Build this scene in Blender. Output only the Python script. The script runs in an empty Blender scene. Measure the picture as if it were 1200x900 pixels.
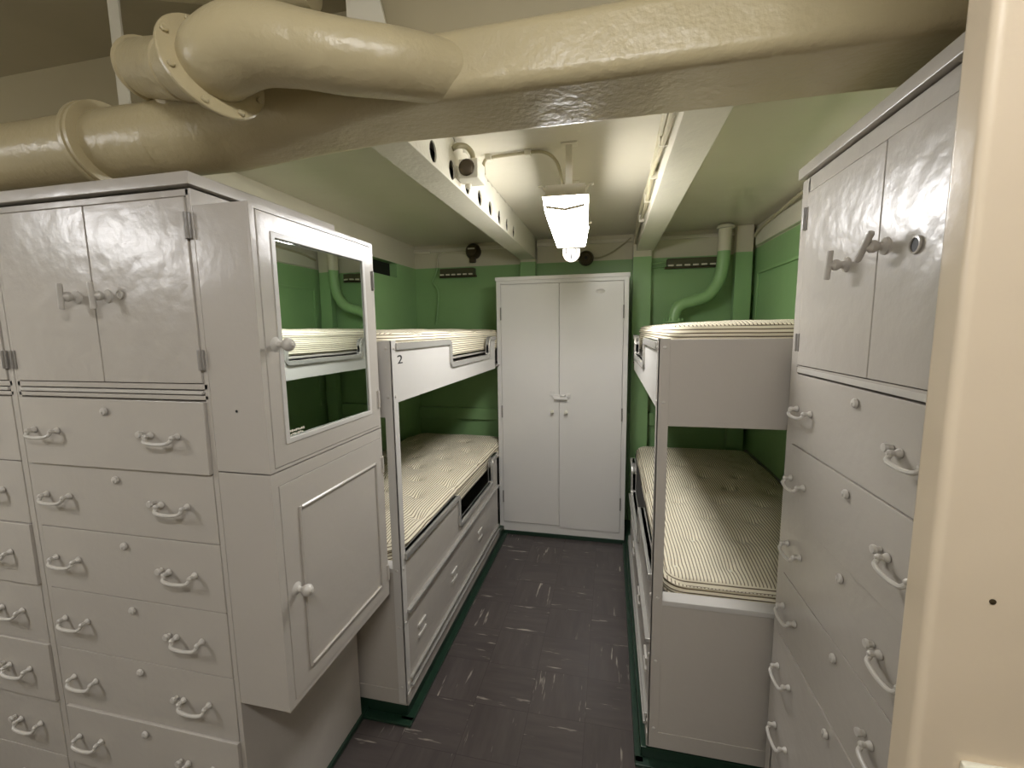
import bpy, bmesh, math, random
from mathutils import Vector, Matrix
PI = math.pi
sc = bpy.context.scene
C = sc.collection
random.seed(7)

# ---------------------------------------------------------------- camera
YAW, PITCH, ROLL, FPX = -0.221472, -0.124492, -0.0127696, 512.05
cam_d = bpy.data.cameras.new('camera'); cam = bpy.data.objects.new('camera', cam_d); C.objects.link(cam)
cy, sy, cp, sp = math.cos(YAW), math.sin(YAW), math.cos(PITCH), math.sin(PITCH)
fwd = Vector((sy*cp, cy*cp, sp)); rt = Vector((cy, -sy, 0)); up = rt.cross(fwd)
r2 = rt*math.cos(ROLL) + up*math.sin(ROLL); u2 = -rt*math.sin(ROLL) + up*math.cos(ROLL)
M = Matrix((r2, u2, -fwd)).transposed().to_4x4(); M.translation = Vector((0, 0, 1.55))
cam.matrix_world = M
cam_d.sensor_fit = 'HORIZONTAL'; cam_d.sensor_width = 36; cam_d.lens = FPX/1200*36; cam_d.clip_start = 0.02
sc.camera = cam

# ---------------------------------------------------------------- world, exposure, lamp levels
w = bpy.data.worlds.new('world'); sc.world = w; w.use_nodes = True
w.node_tree.nodes['Background'].inputs[0].default_value = (1.0, 0.93, 0.8, 1)
w.node_tree.nodes['Background'].inputs[1].default_value = 0.05
sc.view_settings.view_transform = 'Standard'; sc.view_settings.look = 'None'
sc.view_settings.exposure = 0.0; sc.view_settings.gamma = 1; sc.view_settings.use_curve_mapping = False
LAMP_E = 42.0          # lit cover of the fixture in the aisle
LAMP_E2 = 50.0         # the two fixtures over the passage the photo was taken from
LAMP_COL = (1.0, 0.985, 0.99)

# ---------------------------------------------------------------- materials
def sg(r, g, b):
    f = lambda c: (c/255/12.92) if c/255 <= 0.04045 else ((c/255+0.055)/1.055)**2.4
    return (f(r), f(g), f(b), 1)
def newmat(name):
    m = bpy.data.materials.new(name); m.use_nodes = True
    n = m.node_tree.nodes; b = n['Principled BSDF']
    return m, n, m.node_tree.links, b
def paint(name, col, rough=0.3, bump=0.25, bscale=60, var=0.06, coarse=0.0, spec=0.5, metal=0):
    m, n, l, b = newmat(name)
    tc = n.new('ShaderNodeTexCoord')
    no = n.new('ShaderNodeTexNoise'); no.inputs['Scale'].default_value = 5; no.inputs['Detail'].default_value = 5
    l.new(tc.outputs['Object'], no.inputs['Vector'])
    mx = n.new('ShaderNodeMix'); mx.data_type = 'RGBA'
    mx.inputs[6].default_value = tuple(c*(1-var) for c in col[:3])+(1,)
    mx.inputs[7].default_value = tuple(min(1, c*(1+var)) for c in col[:3])+(1,)
    l.new(no.outputs['Fac'], mx.inputs[0]); l.new(mx.outputs[2], b.inputs['Base Color'])
    b.inputs['Roughness'].default_value = rough; b.inputs['Metallic'].default_value = metal
    b.inputs['Specular IOR Level'].default_value = spec
    n1 = n.new('ShaderNodeTexNoise'); n1.inputs['Scale'].default_value = bscale; n1.inputs['Detail'].default_value = 3
    l.new(tc.outputs['Object'], n1.inputs['Vector'])
    bp = n.new('ShaderNodeBump'); bp.inputs['Strength'].default_value = bump; bp.inputs['Distance'].default_value = 0.002
    l.new(n1.outputs['Fac'], bp.inputs['Height'])
    if coarse:
        n2 = n.new('ShaderNodeTexNoise'); n2.inputs['Scale'].default_value = 9; n2.inputs['Detail'].default_value = 2
        l.new(tc.outputs['Object'], n2.inputs['Vector'])
        b2 = n.new('ShaderNodeBump'); b2.inputs['Strength'].default_value = coarse; b2.inputs['Distance'].default_value = 0.01
        l.new(n2.outputs['Fac'], b2.inputs['Height']); l.new(b2.outputs[0], bp.inputs['Normal'])
    l.new(bp.outputs[0], b.inputs['Normal'])
    return m
GREY = paint('grey_enamel', sg(186, 180, 171), 0.25, 0.3, 45, 0.03, 0.22)
GREYW = paint('grey_enamel_wrinkled', sg(186, 180, 171), 0.29, 0.55, 38, 0.03, 0.4)
GREYH = paint('grey_enamel_hardware', sg(198, 194, 186), 0.28, 0.1, 60, 0.02)
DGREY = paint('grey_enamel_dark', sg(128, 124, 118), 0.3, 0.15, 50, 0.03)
MGREY = paint('grey_enamel_hinge', sg(150, 146, 140), 0.3, 0.15, 50, 0.03)
LGREY = paint('pale_grey_enamel', sg(200, 197, 191), 0.32, 0.08, 50, 0.02, 0.1)
LOCKG = paint('locker_grey_enamel', sg(216, 213, 207), 0.30, 0.08, 50, 0.02, 0.1)
TRIMM = paint('satin_metal_edging', sg(190, 188, 182), 0.26, 0.1, 60, 0.03, metal=0.55)
CREAM = paint('cream_paint', sg(214, 209, 190), 0.3, 0.5, 70, 0.04, 0.3)
PIPE = paint('cream_lagging_paint', sg(192, 179, 142), 0.34, 0.9, 70, 0.05, 0.6)
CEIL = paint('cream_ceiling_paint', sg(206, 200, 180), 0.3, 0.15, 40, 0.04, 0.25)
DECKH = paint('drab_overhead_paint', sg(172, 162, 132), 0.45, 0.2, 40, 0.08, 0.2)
BEIGE = paint('beige_paint', sg(212, 196, 170), 0.3, 0.25, 50, 0.03, 0.3)
GREEN = paint('green_paint', sg(142, 180, 122), 0.36, 0.2, 40, 0.05, 0.15)
DGREEN = paint('dark_green_deck_edge', sg(28, 52, 38), 0.3, 0.3, 40, 0.1)
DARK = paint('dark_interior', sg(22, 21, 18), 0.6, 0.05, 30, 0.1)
BRONZE = paint('dark_bronze', sg(72, 62, 44), 0.4, 0.2, 60, 0.1, metal=0.5)
CABLE = paint('painted_cable', sg(176, 168, 138), 0.4, 0.2, 80, 0.05)
OUTL = paint('cream_bakelite', sg(112, 107, 92), 0.4, 0.02)
WHITE = paint('white_enamel', sg(226, 222, 204), 0.35, 0.05, 50, 0.02)
BLACK = paint('black_ink', sg(20, 20, 20), 0.6, 0.0, 50, 0.02)
def mk_two_tone(name, z):
    m, n, l, b = newmat(name)
    g = n.new('ShaderNodeNewGeometry'); s = n.new('ShaderNodeSeparateXYZ'); l.new(g.outputs['Position'], s.inputs[0])
    gt = n.new('ShaderNodeMath'); gt.operation = 'GREATER_THAN'; gt.inputs[1].default_value = z; l.new(s.outputs[2], gt.inputs[0])
    no = n.new('ShaderNodeTexNoise'); no.inputs['Scale'].default_value = 4; no.inputs['Detail'].default_value = 4
    l.new(g.outputs['Position'], no.inputs['Vector'])
    mx = n.new('ShaderNodeMix'); mx.data_type = 'RGBA'; mx.inputs[6].default_value = sg(142, 180, 122); mx.inputs[7].default_value = sg(206, 200, 176)
    l.new(gt.outputs[0], mx.inputs[0])
    hv = n.new('ShaderNodeHueSaturation'); mr = n.new('ShaderNodeMapRange'); mr.inputs[3].default_value = 0.9; mr.inputs[4].default_value = 1.1
    l.new(no.outputs['Fac'], mr.inputs[0]); l.new(mr.outputs[0], hv.inputs['Value']); l.new(mx.outputs[2], hv.inputs['Color'])
    l.new(hv.outputs[0], b.inputs['Base Color']); b.inputs['Roughness'].default_value = 0.36
    n1 = n.new('ShaderNodeTexNoise'); n1.inputs['Scale'].default_value = 35; l.new(g.outputs['Position'], n1.inputs['Vector'])
    bp = n.new('ShaderNodeBump'); bp.inputs['Strength'].default_value = 0.25; bp.inputs['Distance'].default_value = 0.003
    l.new(n1.outputs['Fac'], bp.inputs['Height']); l.new(bp.outputs[0], b.inputs['Normal'])
    return m
TT = mk_two_tone('cream_over_green_paint', 2.063)
TTR = mk_two_tone('cream_over_green_paint_starboard', 2.09)
def mk_mirror():
    m, n, l, b = newmat('mirror_glass')
    b.inputs['Base Color'].default_value = (0.80, 0.86, 0.83, 1); b.inputs['Metallic'].default_value = 1; b.inputs['Roughness'].default_value = 0.015
    no = n.new('ShaderNodeTexNoise'); no.inputs['Scale'].default_value = 7; tc = n.new('ShaderNodeTexCoord'); l.new(tc.outputs['Object'], no.inputs['Vector'])
    bp = n.new('ShaderNodeBump'); bp.inputs['Strength'].default_value = 0.05; bp.inputs['Distance'].default_value = 0.003
    l.new(no.outputs['Fac'], bp.inputs['Height']); l.new(bp.outputs[0], b.inputs['Normal'])
    return m
MIRROR = mk_mirror()
def mk_emit(name, e):
    m, n, l, b = newmat(name)
    b.inputs['Base Color'].default_value = (0.9, 0.88, 0.8, 1); b.inputs['Roughness'].default_value = 0.4
    b.inputs['Emission Color'].default_value = LAMP_COL+(1,); b.inputs['Emission Strength'].default_value = e
    return m
LENS = mk_emit('lit_plastic_cover', LAMP_E); LENS2 = mk_emit('lit_plastic_cover_passage', LAMP_E2)
def mk_floor():
    m, n, l, b = newmat('dark_marbled_vinyl_tile')
    g = n.new('ShaderNodeNewGeometry'); T = 0.2286
    sc1 = n.new('ShaderNodeVectorMath'); sc1.operation = 'SCALE'; sc1.inputs['Scale'].default_value = 1/T
    off = n.new('ShaderNodeVectorMath'); off.operation = 'ADD'; off.inputs[1].default_value = (0.33, 0.12, 0)
    l.new(g.outputs['Position'], sc1.inputs[0]); l.new(sc1.outputs[0], off.inputs[0])
    fl = n.new('ShaderNodeVectorMath'); fl.operation = 'FLOOR'; l.new(off.outputs[0], fl.inputs[0])
    fr = n.new('ShaderNodeVectorMath'); fr.operation = 'FRACTION'; l.new(off.outputs[0], fr.inputs[0])
    sf = n.new('ShaderNodeSeparateXYZ'); l.new(fl.outputs[0], sf.inputs[0])
    ad = n.new('ShaderNodeMath'); ad.operation = 'ADD'; l.new(sf.outputs[0], ad.inputs[0]); l.new(sf.outputs[1], ad.inputs[1])
    md = n.new('ShaderNodeMath'); md.operation = 'FLOORED_MODULO'; md.inputs[1].default_value = 2; l.new(ad.outputs[0], md.inputs[0])
    wn = n.new('ShaderNodeTexWhiteNoise'); wn.noise_dimensions = '3D'; l.new(fl.outputs[0], wn.inputs['Vector'])
    def streak(sx, sy_, scale, lo, hi):
        mp = n.new('ShaderNodeMapping'); mp.inputs['Scale'].default_value = (sx, sy_, 1)
        l.new(g.outputs['Position'], mp.inputs['Vector'])
        a2 = n.new('ShaderNodeVectorMath'); a2.operation = 'ADD'; s3 = n.new('ShaderNodeVectorMath'); s3.operation = 'SCALE'; s3.inputs['Scale'].default_value = 9
        l.new(wn.outputs['Color'], s3.inputs[0]); l.new(mp.outputs[0], a2.inputs[0]); l.new(s3.outputs[0], a2.inputs[1])
        no = n.new('ShaderNodeTexNoise'); no.inputs['Scale'].default_value = scale; no.inputs['Detail'].default_value = 3; no.inputs['Roughness'].default_value = 0.6
        l.new(a2.outputs[0], no.inputs['Vector'])
        mr = n.new('ShaderNodeMapRange'); mr.inputs[1].default_value = lo; mr.inputs[2].default_value = hi
        l.new(no.outputs['Fac'], mr.inputs[0]); return mr.outputs[0]
    def mixf(f, a, bb):
        mx = n.new('ShaderNodeMix'); mx.data_type = 'FLOAT'; l.new(f, mx.inputs[0]); l.new(a, mx.inputs[2]); l.new(bb, mx.inputs[3]); return mx.outputs[0]
    fine = mixf(md.outputs[0], streak(16, 1.6, 3.0, 0.64, 0.74), streak(1.6, 16, 3.0, 0.64, 0.74))
    soft = mixf(md.outputs[0], streak(9, 1.4, 2.5, 0.35, 0.8), streak(1.4, 9, 2.5, 0.35, 0.8))
    m1 = n.new('ShaderNodeMix'); m1.data_type = 'RGBA'; m1.inputs[6].default_value = sg(72, 66, 64); m1.inputs[7].default_value = sg(84, 77, 74)
    l.new(soft, m1.inputs[0])
    m2 = n.new('ShaderNodeMix'); m2.data_type = 'RGBA'; m2.inputs[7].default_value = sg(164, 156, 144)
    l.new(fine, m2.inputs[0]); l.new(m1.outputs[2], m2.inputs[6])
    sv = n.new('ShaderNodeSeparateXYZ'); l.new(fr.outputs[0], sv.inputs[0])
    def edge(o):
        a = n.new('ShaderNodeMath'); a.operation = 'SUBTRACT'; a.inputs[1].default_value = 0.5; l.new(o, a.inputs[0])
        c = n.new('ShaderNodeMath'); c.operation = 'ABSOLUTE'; l.new(a.outputs[0], c.inputs[0])
        d = n.new('ShaderNodeMath'); d.operation = 'GREATER_THAN'; d.inputs[1].default_value = 0.4965; l.new(c.outputs[0], d.inputs[0]); return d.outputs[0]
    mxx = n.new('ShaderNodeMath'); mxx.operation = 'MAXIMUM'; l.new(edge(sv.outputs[0]), mxx.inputs[0]); l.new(edge(sv.outputs[1]), mxx.inputs[1])
    m3 = n.new('ShaderNodeMix'); m3.data_type = 'RGBA'; m3.inputs[7].default_value = sg(60, 54, 52)
    l.new(mxx.outputs[0], m3.inputs[0]); l.new(m2.outputs[2], m3.inputs[6]); l.new(m3.outputs[2], b.inputs['Base Color'])
    b.inputs['Roughness'].default_value = 0.24
    nb = n.new('ShaderNodeTexNoise'); nb.inputs['Scale'].default_value = 14; l.new(g.outputs['Position'], nb.inputs['Vector'])
    bp = n.new('ShaderNodeBump'); bp.inputs['Strength'].default_value = 0.25; bp.inputs['Distance'].default_value = 0.004
    l.new(nb.outputs['Fac'], bp.inputs['Height']); l.new(bp.outputs[0], b.inputs['Normal'])
    return m
FLOOR = mk_floor()
def mk_tick():
    m, n, l, b = newmat('striped_ticking')
    tc = n.new('ShaderNodeTexCoord'); s = n.new('ShaderNodeSeparateXYZ'); l.new(tc.outputs['Object'], s.inputs[0])
    ns = n.new('ShaderNodeTexNoise'); ns.inputs['Scale'].default_value = 5; l.new(tc.outputs['Object'], ns.inputs['Vector'])
    def stripes(o, per, wdt, wob=0.003):
        wb = n.new('ShaderNodeMath'); wb.operation = 'MULTIPLY_ADD'; wb.inputs[1].default_value = wob; l.new(ns.outputs['Fac'], wb.inputs[0]); l.new(o, wb.inputs[2])
        a = n.new('ShaderNodeMath'); a.operation = 'DIVIDE'; a.inputs[1].default_value = per; l.new(wb.outputs[0], a.inputs[0])
        c = n.new('ShaderNodeMath'); c.operation = 'FRACT'; l.new(a.outputs[0], c.inputs[0])
        d = n.new('ShaderNodeMath'); d.operation = 'LESS_THAN'; d.inputs[1].default_value = wdt; l.new(c.outputs[0], d.inputs[0]); return d.outputs[0]
    top = stripes(s.outputs[0], 0.0118, 0.27); side = stripes(s.outputs[2], 0.0118, 0.32, 0.004)
    gn = n.new('ShaderNodeSeparateXYZ'); l.new(tc.outputs['Normal'], gn.inputs[0])
    lt = n.new('ShaderNodeMath'); lt.operation = 'GREATER_THAN'; lt.inputs[1].default_value = 0.6; l.new(gn.outputs[2], lt.inputs[0])
    mf = n.new('ShaderNodeMix'); mf.data_type = 'FLOAT'; l.new(lt.outputs[0], mf.inputs[0]); l.new(side, mf.inputs[2]); l.new(top, mf.inputs[3])
    mx = n.new('ShaderNodeMix'); mx.data_type = 'RGBA'; mx.inputs[6].default_value = sg(236, 228, 204); mx.inputs[7].default_value = sg(112, 97, 76)
    l.new(mf.outputs[0], mx.inputs[0]); l.new(mx.outputs[2], b.inputs['Base Color'])
    b.inputs['Roughness'].default_value = 0.85; b.inputs['Specular IOR Level'].default_value = 0.2
    nb = n.new('ShaderNodeTexNoise'); nb.inputs['Scale'].default_value = 22; l.new(tc.outputs['Object'], nb.inputs['Vector'])
    bp = n.new('ShaderNodeBump'); bp.inputs['Strength'].default_value = 0.3; bp.inputs['Distance'].default_value = 0.004
    l.new(nb.outputs['Fac'], bp.inputs['Height']); l.new(bp.outputs[0], b.inputs['Normal'])
    return m
TICK = mk_tick()

# ---------------------------------------------------------------- geometry helpers
WP = {}
def link(o, parent, wpos):
    C.objects.link(o); WP[o.name] = Vector(wpos)
    if parent is not None:
        o.parent = parent; o.location = Vector(wpos) - WP[parent.name]
    else: o.location = wpos
def thing(name, label, cat, loc=(0, 0, 0), group=None):
    o = bpy.data.objects.new(name, None); o.empty_display_size = 0.05
    link(o, None, loc); o['label'] = label; o['category'] = cat
    if group: o['group'] = group
    return o
def tag(o, label, cat, group=None):
    o['label'] = label; o['category'] = cat
    if group: o['group'] = group
    return o
def obj(name, bm, mat, parent=None, T=None, label=None, sharp=38, mats=None):
    if T is not None: bmesh.ops.transform(bm, matrix=T, verts=bm.verts)
    bmesh.ops.recalc_face_normals(bm, faces=bm.faces)
    for f in bm.faces: f.smooth = True
    for e in bm.edges:
        if len(e.link_faces) == 2 and e.calc_face_angle(0) > math.radians(sharp): e.smooth = False
    lo = Vector([min(v.co[i] for v in bm.verts) for i in range(3)]); hi = Vector([max(v.co[i] for v in bm.verts) for i in range(3)])
    c = (lo+hi)/2
    bmesh.ops.translate(bm, verts=bm.verts, vec=-c)
    me = bpy.data.meshes.new(name); bm.to_mesh(me); bm.free()
    for mm in (mats or [mat]): me.materials.append(mm)
    o = bpy.data.objects.new(name, me); link(o, parent, c)
    wn = o.modifiers.new('wn', 'WEIGHTED_NORMAL'); wn.keep_sharp = True
    if label: o['label'] = label
    return o
def struct(name, bm, mat, T=None):
    o = obj(name, bm, mat, None, T); o['kind'] = 'structure'; return o
def NB(): return bmesh.new()
def merge(bm, b2, T=None):
    if T is not None: bmesh.ops.transform(b2, matrix=T, verts=b2.verts)
    me = bpy.data.meshes.new('t'); b2.to_mesh(me); b2.free(); bm.from_mesh(me); bpy.data.meshes.remove(me); return bm
def bev(b, w, seg=2, ang=30):
    es = [e for e in b.edges if len(e.link_faces) == 2 and e.calc_face_angle(0) > math.radians(ang)]
    if w > 0: bmesh.ops.bevel(b, geom=es, offset=w, segments=seg, affect='EDGES', profile=0.5, clamp_overlap=True)
def box(bm, x0, x1, y0, y1, z0, z1, w=0.002, seg=2, T=None):
    b = NB(); r = bmesh.ops.create_cube(b, size=1)
    for v in b.verts: v.co = Vector(((x0+x1)/2+v.co.x*(x1-x0), (y0+y1)/2+v.co.y*(y1-y0), (z0+z1)/2+v.co.z*(z1-z0)))
    bev(b, w, seg); return merge(bm, b, T)
def prism(bm, pts, axis, a0, a1, w=0.0, seg=2, T=None):
    """extrude polygon along axis; pts are the other two coords in xyz order"""
    b = NB()
    def mk(p, a):
        q = list(p); q.insert('xyz'.index(axis), a); return b.verts.new(q)
    A = [mk(p, a0) for p in pts]; B = [mk(p, a1) for p in pts]
    n = len(pts); b.faces.new(A); b.faces.new(B[::-1])
    for i in range(n): b.faces.new((A[i], B[i], B[(i+1) % n], A[(i+1) % n]))
    bmesh.ops.recalc_face_normals(b, faces=b.faces)
    bev(b, w, seg); return merge(bm, b, T)
def smooth_path(pts, k=8):
    P = [Vector(p) for p in pts]; out = []
    for i in range(len(P)-1):
        p0, p1, p2, p3 = P[max(i-1, 0)], P[i], P[i+1], P[min(i+2, len(P)-1)]
        for j in range(k):
            t = j/k; out.append(0.5*((2*p1)+(-p0+p2)*t+(2*p0-5*p1+4*p2-p3)*t*t+(-p0+3*p1-3*p2+p3)*t**3))
    out.append(P[-1]); return out
def tube(bm, pts, r, n=10, cap=True, T=None, sx=1.0):
    b = NB(); P = [Vector(p) for p in pts]; m = len(P)
    R = r if isinstance(r, (list, tuple)) else [r]*m
    t0 = (P[1]-P[0]).normalized(); up_ = Vector((0, 0, 1)) if abs(t0.z) < 0.9 else Vector((1, 0, 0))
    a = t0.cross(up_).normalized(); rings = []
    for i in range(m):
        t = (P[min(i+1, m-1)]-P[max(i-1, 0)]).normalized()
        a = (a-t*a.dot(t)).normalized(); c = t.cross(a)
        rings.append([b.verts.new(P[i]+a*R[i]*math.cos(2*PI*k/n)+c*R[i]*sx*math.sin(2*PI*k/n)) for k in range(n)])
    for i in range(m-1):
        for k in range(n): b.faces.new((rings[i][k], rings[i][(k+1) % n], rings[i+1][(k+1) % n], rings[i+1][k]))
    if cap: b.faces.new(rings[0][::-1]); b.faces.new(rings[-1])
    return merge(bm, b, T)
def lathe(bm, prof, n=24, T=None):
    """prof: (r, h) about z"""
    b = NB(); rings = []
    for r, h in prof:
        if r < 1e-6: rings.append([b.verts.new((0, 0, h))])
        else: rings.append([b.verts.new((r*math.cos(2*PI*k/n), r*math.sin(2*PI*k/n), h)) for k in range(n)])
    for i in range(len(rings)-1):
        A, B = rings[i], rings[i+1]
        for k in range(n):
            k2 = (k+1) % n
            if len(A) == 1 and len(B) == 1: continue
            if len(A) == 1: b.faces.new((A[0], B[k2], B[k]))
            elif len(B) == 1: b.faces.new((A[k], A[k2], B[0]))
            else: b.faces.new((A[k], A[k2], B[k2], B[k]))
    if len(rings[0]) > 1: b.faces.new(rings[0][::-1])
    if len(rings[-1]) > 1: b.faces.new(rings[-1])
    return merge(bm, b, T)
def along(p, d):   # matrix taking +z to direction d at p
    q = Vector((0, 0, 1)).rotation_difference(Vector(d).normalized()); return Matrix.Translation(p) @ q.to_matrix().to_4x4()
def TR(x, y, z=0, deg=0): return Matrix.Translation((x, y, z)) @ Matrix.Rotation(math.radians(deg), 4, 'Z')
def strip(bm, path, wd, axis, a0, a1, w=0.0):
    """band of width wd to the left of a 2D path, extruded along axis"""
    P = [Vector(p) for p in path]; Q = []
    for i, p in enumerate(P):
        d1 = (P[i]-P[i-1]).normalized() if i > 0 else None
        d2 = (P[i+1]-P[i]).normalized() if i < len(P)-1 else None
        n1 = Vector((-d1.y, d1.x)) if d1 else None; n2 = Vector((-d2.y, d2.x)) if d2 else None
        nn = (n1+n2) if (n1 and n2) else (n1 or n2); nn = nn.normalized()
        k = 1/max(0.35, nn.dot(n1 or n2)); Q.append(p+nn*wd*k)
    b = NB()
    def mk(p, a):
        q = [p.x, p.y]; q.insert('xyz'.index(axis), a); return b.verts.new(q)
    V = [[mk(p, a0), mk(q, a0), mk(q, a1), mk(p, a1)] for p, q in zip(P, Q)]
    for i in range(len(V)-1):
        for k in range(4): b.faces.new((V[i][k], V[i][(k+1) % 4], V[i+1][(k+1) % 4], V[i+1][k]))
    b.faces.new(V[0]); b.faces.new(V[-1][::-1])
    bmesh.ops.recalc_face_normals(b, faces=b.faces); bev(b, w); return merge(bm, b)

# ================================================================ SETTING
YB = 3.5; ZC = 2.245; XL = -1.61; XR = 0.985
b = NB(); box(b, -3.4, 1.9, -2.2, YB+0.1, -0.05, 0, 0); struct('floor', b, FLOOR)
b = NB(); box(b, -0.62, 1.9, 1.10, YB+0.1, ZC, ZC+0.05, 0); box(b, -3.4, -0.62, 1.43, YB+0.1, ZC, ZC+0.05, 0); struct('ceiling', b, CEIL)
ZF = 2.60
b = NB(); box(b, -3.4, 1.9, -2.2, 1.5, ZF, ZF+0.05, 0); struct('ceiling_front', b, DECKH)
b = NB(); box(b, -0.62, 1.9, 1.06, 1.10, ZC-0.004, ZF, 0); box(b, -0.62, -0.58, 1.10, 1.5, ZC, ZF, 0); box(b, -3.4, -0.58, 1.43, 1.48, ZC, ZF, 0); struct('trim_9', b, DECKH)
b = NB(); box(b, -3.4, 1.9, YB, YB+0.06, 0, ZC, 0); struct('wall_back', b, TT)
# left wall, with an open slot near its top
b = NB(); box(b, XL-0.06, XL, 1.4, YB, 0, 1.955, 0); box(b, XL-0.06, XL, 1.4, YB, 2.063, ZC, 0)
box(b, XL-0.06, XL, 3.17, YB, 1.955, 2.063, 0); box(b, XL-0.06, XL, 1.4, 2.3, 1.955, 2.063, 0)
struct('wall_left', b, TT)
b = NB(); box(b, XL-0.12, XL-0.061, 2.2, 3.3, 1.9, 2.1, 0); struct('slot_shade_backing', b, DARK)  # near-black backing: the shade inside the slot put in as colour
b = NB(); box(b, XR, XR+0.06, 0.86, YB, 0, ZC, 0); struct('wall_right', b, TTR)
b = NB(); box(b, -3.4, XL-0.06, 1.43, 1.48, 0, ZC, 0); struct('wall_front_left', b, CREAM)
b = NB(); box(b, -3.45, -3.4, -2.2, 1.48, 0, ZF, 0); struct('wall_far_left', b, CREAM)
b = NB(); box(b, 1.85, 1.9, -2.2, 1.0, 0, ZF, 0); struct('wall_far_right', b, BEIGE)
b = NB(); box(b, -3.4, 1.9, -2.25, -2.2, 0, ZF, 0); struct('wall_rear', b, CREAM)
# the beige partition end at the right edge
b = NB(); box(b, 0.294, 1.86, 0.454, 0.492, 0, ZF, 0.008, 4); struct('wall_partition', b, BEIGE)
# painted deck edges (green)
b = NB(); box(b, -1.58, -0.772, 1.446, 3.4, 0, 0.062, 0.006); struct('trim_1', b, DGREEN)
b = NB(); box(b, 0.128, 0.97, 1.466, 3.4, 0, 0.05, 0.006); struct('trim_2', b, DGREEN)
b = NB(); box(b, -1.60, -0.945, 0.90, 1.45, 0, 0.022, 0.004); struct('trim_3', b, DGREEN)
b = NB(); box(b, -0.80, 0.122, 3.082, 3.44, 0, 0.03, 0.004); struct('trim_4', b, DGREEN)
b = NB(); box(b, -0.80, -0.742, 1.425, 3.085, 0, 0.012, 0.004); box(b, -1.0, -0.742, 1.405, 1.445, 0, 0.012, 0.004); struct('trim_11', b, DGREEN)
b = NB(); box(b, 0.108, 0.14, 1.44, 3.085, 0, 0.012, 0.004); box(b, 0.108, 0.52, 1.43, 1.468, 0, 0.012, 0.004); struct('trim_12', b, DGREEN)
# horizontal stringers low on the back wall
b = NB(); box(b, XL, XR, YB-0.035, YB, 0.80, 0.895, 0.003); struct('trim_5', b, GREEN)
b = NB(); box(b, XL, XR, YB-0.02, YB, 2.19, 2.215, 0.003); struct('trim_6', b, CREAM)
b = NB(); box(b, XR-0.012, XR, 1.5, 3.34, 1.905, 1.925, 0.004); box(b, XR-0.008, XR, 3.35, 3.375, 0.9, 1.915, 0.003); struct('trim_7', b, GREEN)
b = NB(); box(b, XR-0.03, XR, 1.4, 3.36, 2.093, 2.2, 0.004); struct('trim_8', b, CREAM)

# ================================================================ overhead steelwork
# left beam: a plate web with lightening holes on a flange
t = thing('ceiling_beam', 'cream steel ceiling beam pierced by a row of round holes, left of the lit fixture', 'beam', (-0.63, 2.3, 2.085))
bm = NB(); Y0, Y1 = 1.12, 3.5; hy = [1.235+0.175*i for i in range(9)]
def web(bm, x0, x1, z0, z1, ys, zc, r, yA, yB):
    for x in (x0, x1):
        last = yA
        for y in ys:
            a, c = y-0.045, y+0.045
            if a < last: continue
            vs = [bm.verts.new((x, last, z0)), bm.verts.new((x, a, z0)), bm.verts.new((x, a, z1)), bm.verts.new((x, last, z1))]; bm.faces.new(vs)
            n = 24; inn = []; out = []
            for k in range(n):
                th = 2*PI*(k+0.5)/n; cx, sz = math.cos(th), math.sin(th)
                inn.append(bm.verts.new((x, y+r*0.9*cx, zc+r*sz)))
                s = min(0.045/abs(cx) if abs(cx) > 1e-6 else 9, ((z1-zc) if sz > 0 else (zc-z0))/abs(sz) if abs(sz) > 1e-6 else 9)
                out.append(bm.verts.new((x, y+cx*s, zc+sz*s)))
            for k in range(n): bm.faces.new((inn[k], inn[(k+1) % n], out[(k+1) % n], out[k]))
            if x == x0: web.inner = getattr(web, 'inner', []); web.inner.append([v.co.copy() for v in inn])
            last = c
        vs = [bm.verts.new((x, last, z0)), bm.verts.new((x, yB, z0)), bm.verts.new((x, yB, z1)), bm.verts.new((x, last, z1))]; bm.faces.new(vs)
    for inn in web.inner:
        A = [bm.verts.new(p) for p in inn]; B = [bm.verts.new(p+Vector((x1-x0, 0, 0))) for p in inn]
        for k in range(len(A)): bm.faces.new((A[k], B[k], B[(k+1) % len(A)], A[(k+1) % len(A)]))
web(bm, -0.576, -0.570, 2.087, ZC, hy, 2.126, 0.033, Y0, Y1)
obj('web', bm, CREAM, t)
b = NB(); box(b, -0.69, -0.569, Y0, Y1, 2.082, 2.089, 0.002); obj('flange', b, CREAM, t)
b = NB(); box(b, -0.69, -0.684, Y0, Y1, 2.089, ZC, 0.001); obj('hole_shade_sheet', b, DARK, t)  # added near-black sheet: shade seen through the holes, done as colour
t = thing('ceiling_beam', 'plain cream box ceiling beam with cables along its side, right of the lit fixture', 'beam', (0.24, 2.3, 2.105))
b = NB(); box(b, 0.178, 0.30, Y0, 3.42, 2.105, ZC, 0.004); obj('beam_body', b, CREAM, t)
b = NB(); tube(b, smooth_path([(0.17, 3.40, 2.16), (0.160, 2.9, 2.175), (0.165, 2.4, 2.16), (0.155, 1.9, 2.17), (0.163, 1.5, 2.155), (0.158, 1.14, 2.165)], 6), 0.009, 8)
tube(b, smooth_path([(0.165, 3.3, 2.195), (0.158, 2.6, 2.20), (0.163, 2.0, 2.195), (0.155, 1.5, 2.19), (0.158, 1.14, 2.195)], 6), 0.012, 8)
obj('cable_run', b, CABLE, t)
for y in (1.3, 1.62, 1.95, 2.3, 2.7):
    b = NB(); box(b, 0.150, 0.18, y-0.006, y+0.006, 2.150, 2.212, 0.002); obj('cable_clamp', b, CREAM, t)
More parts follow.
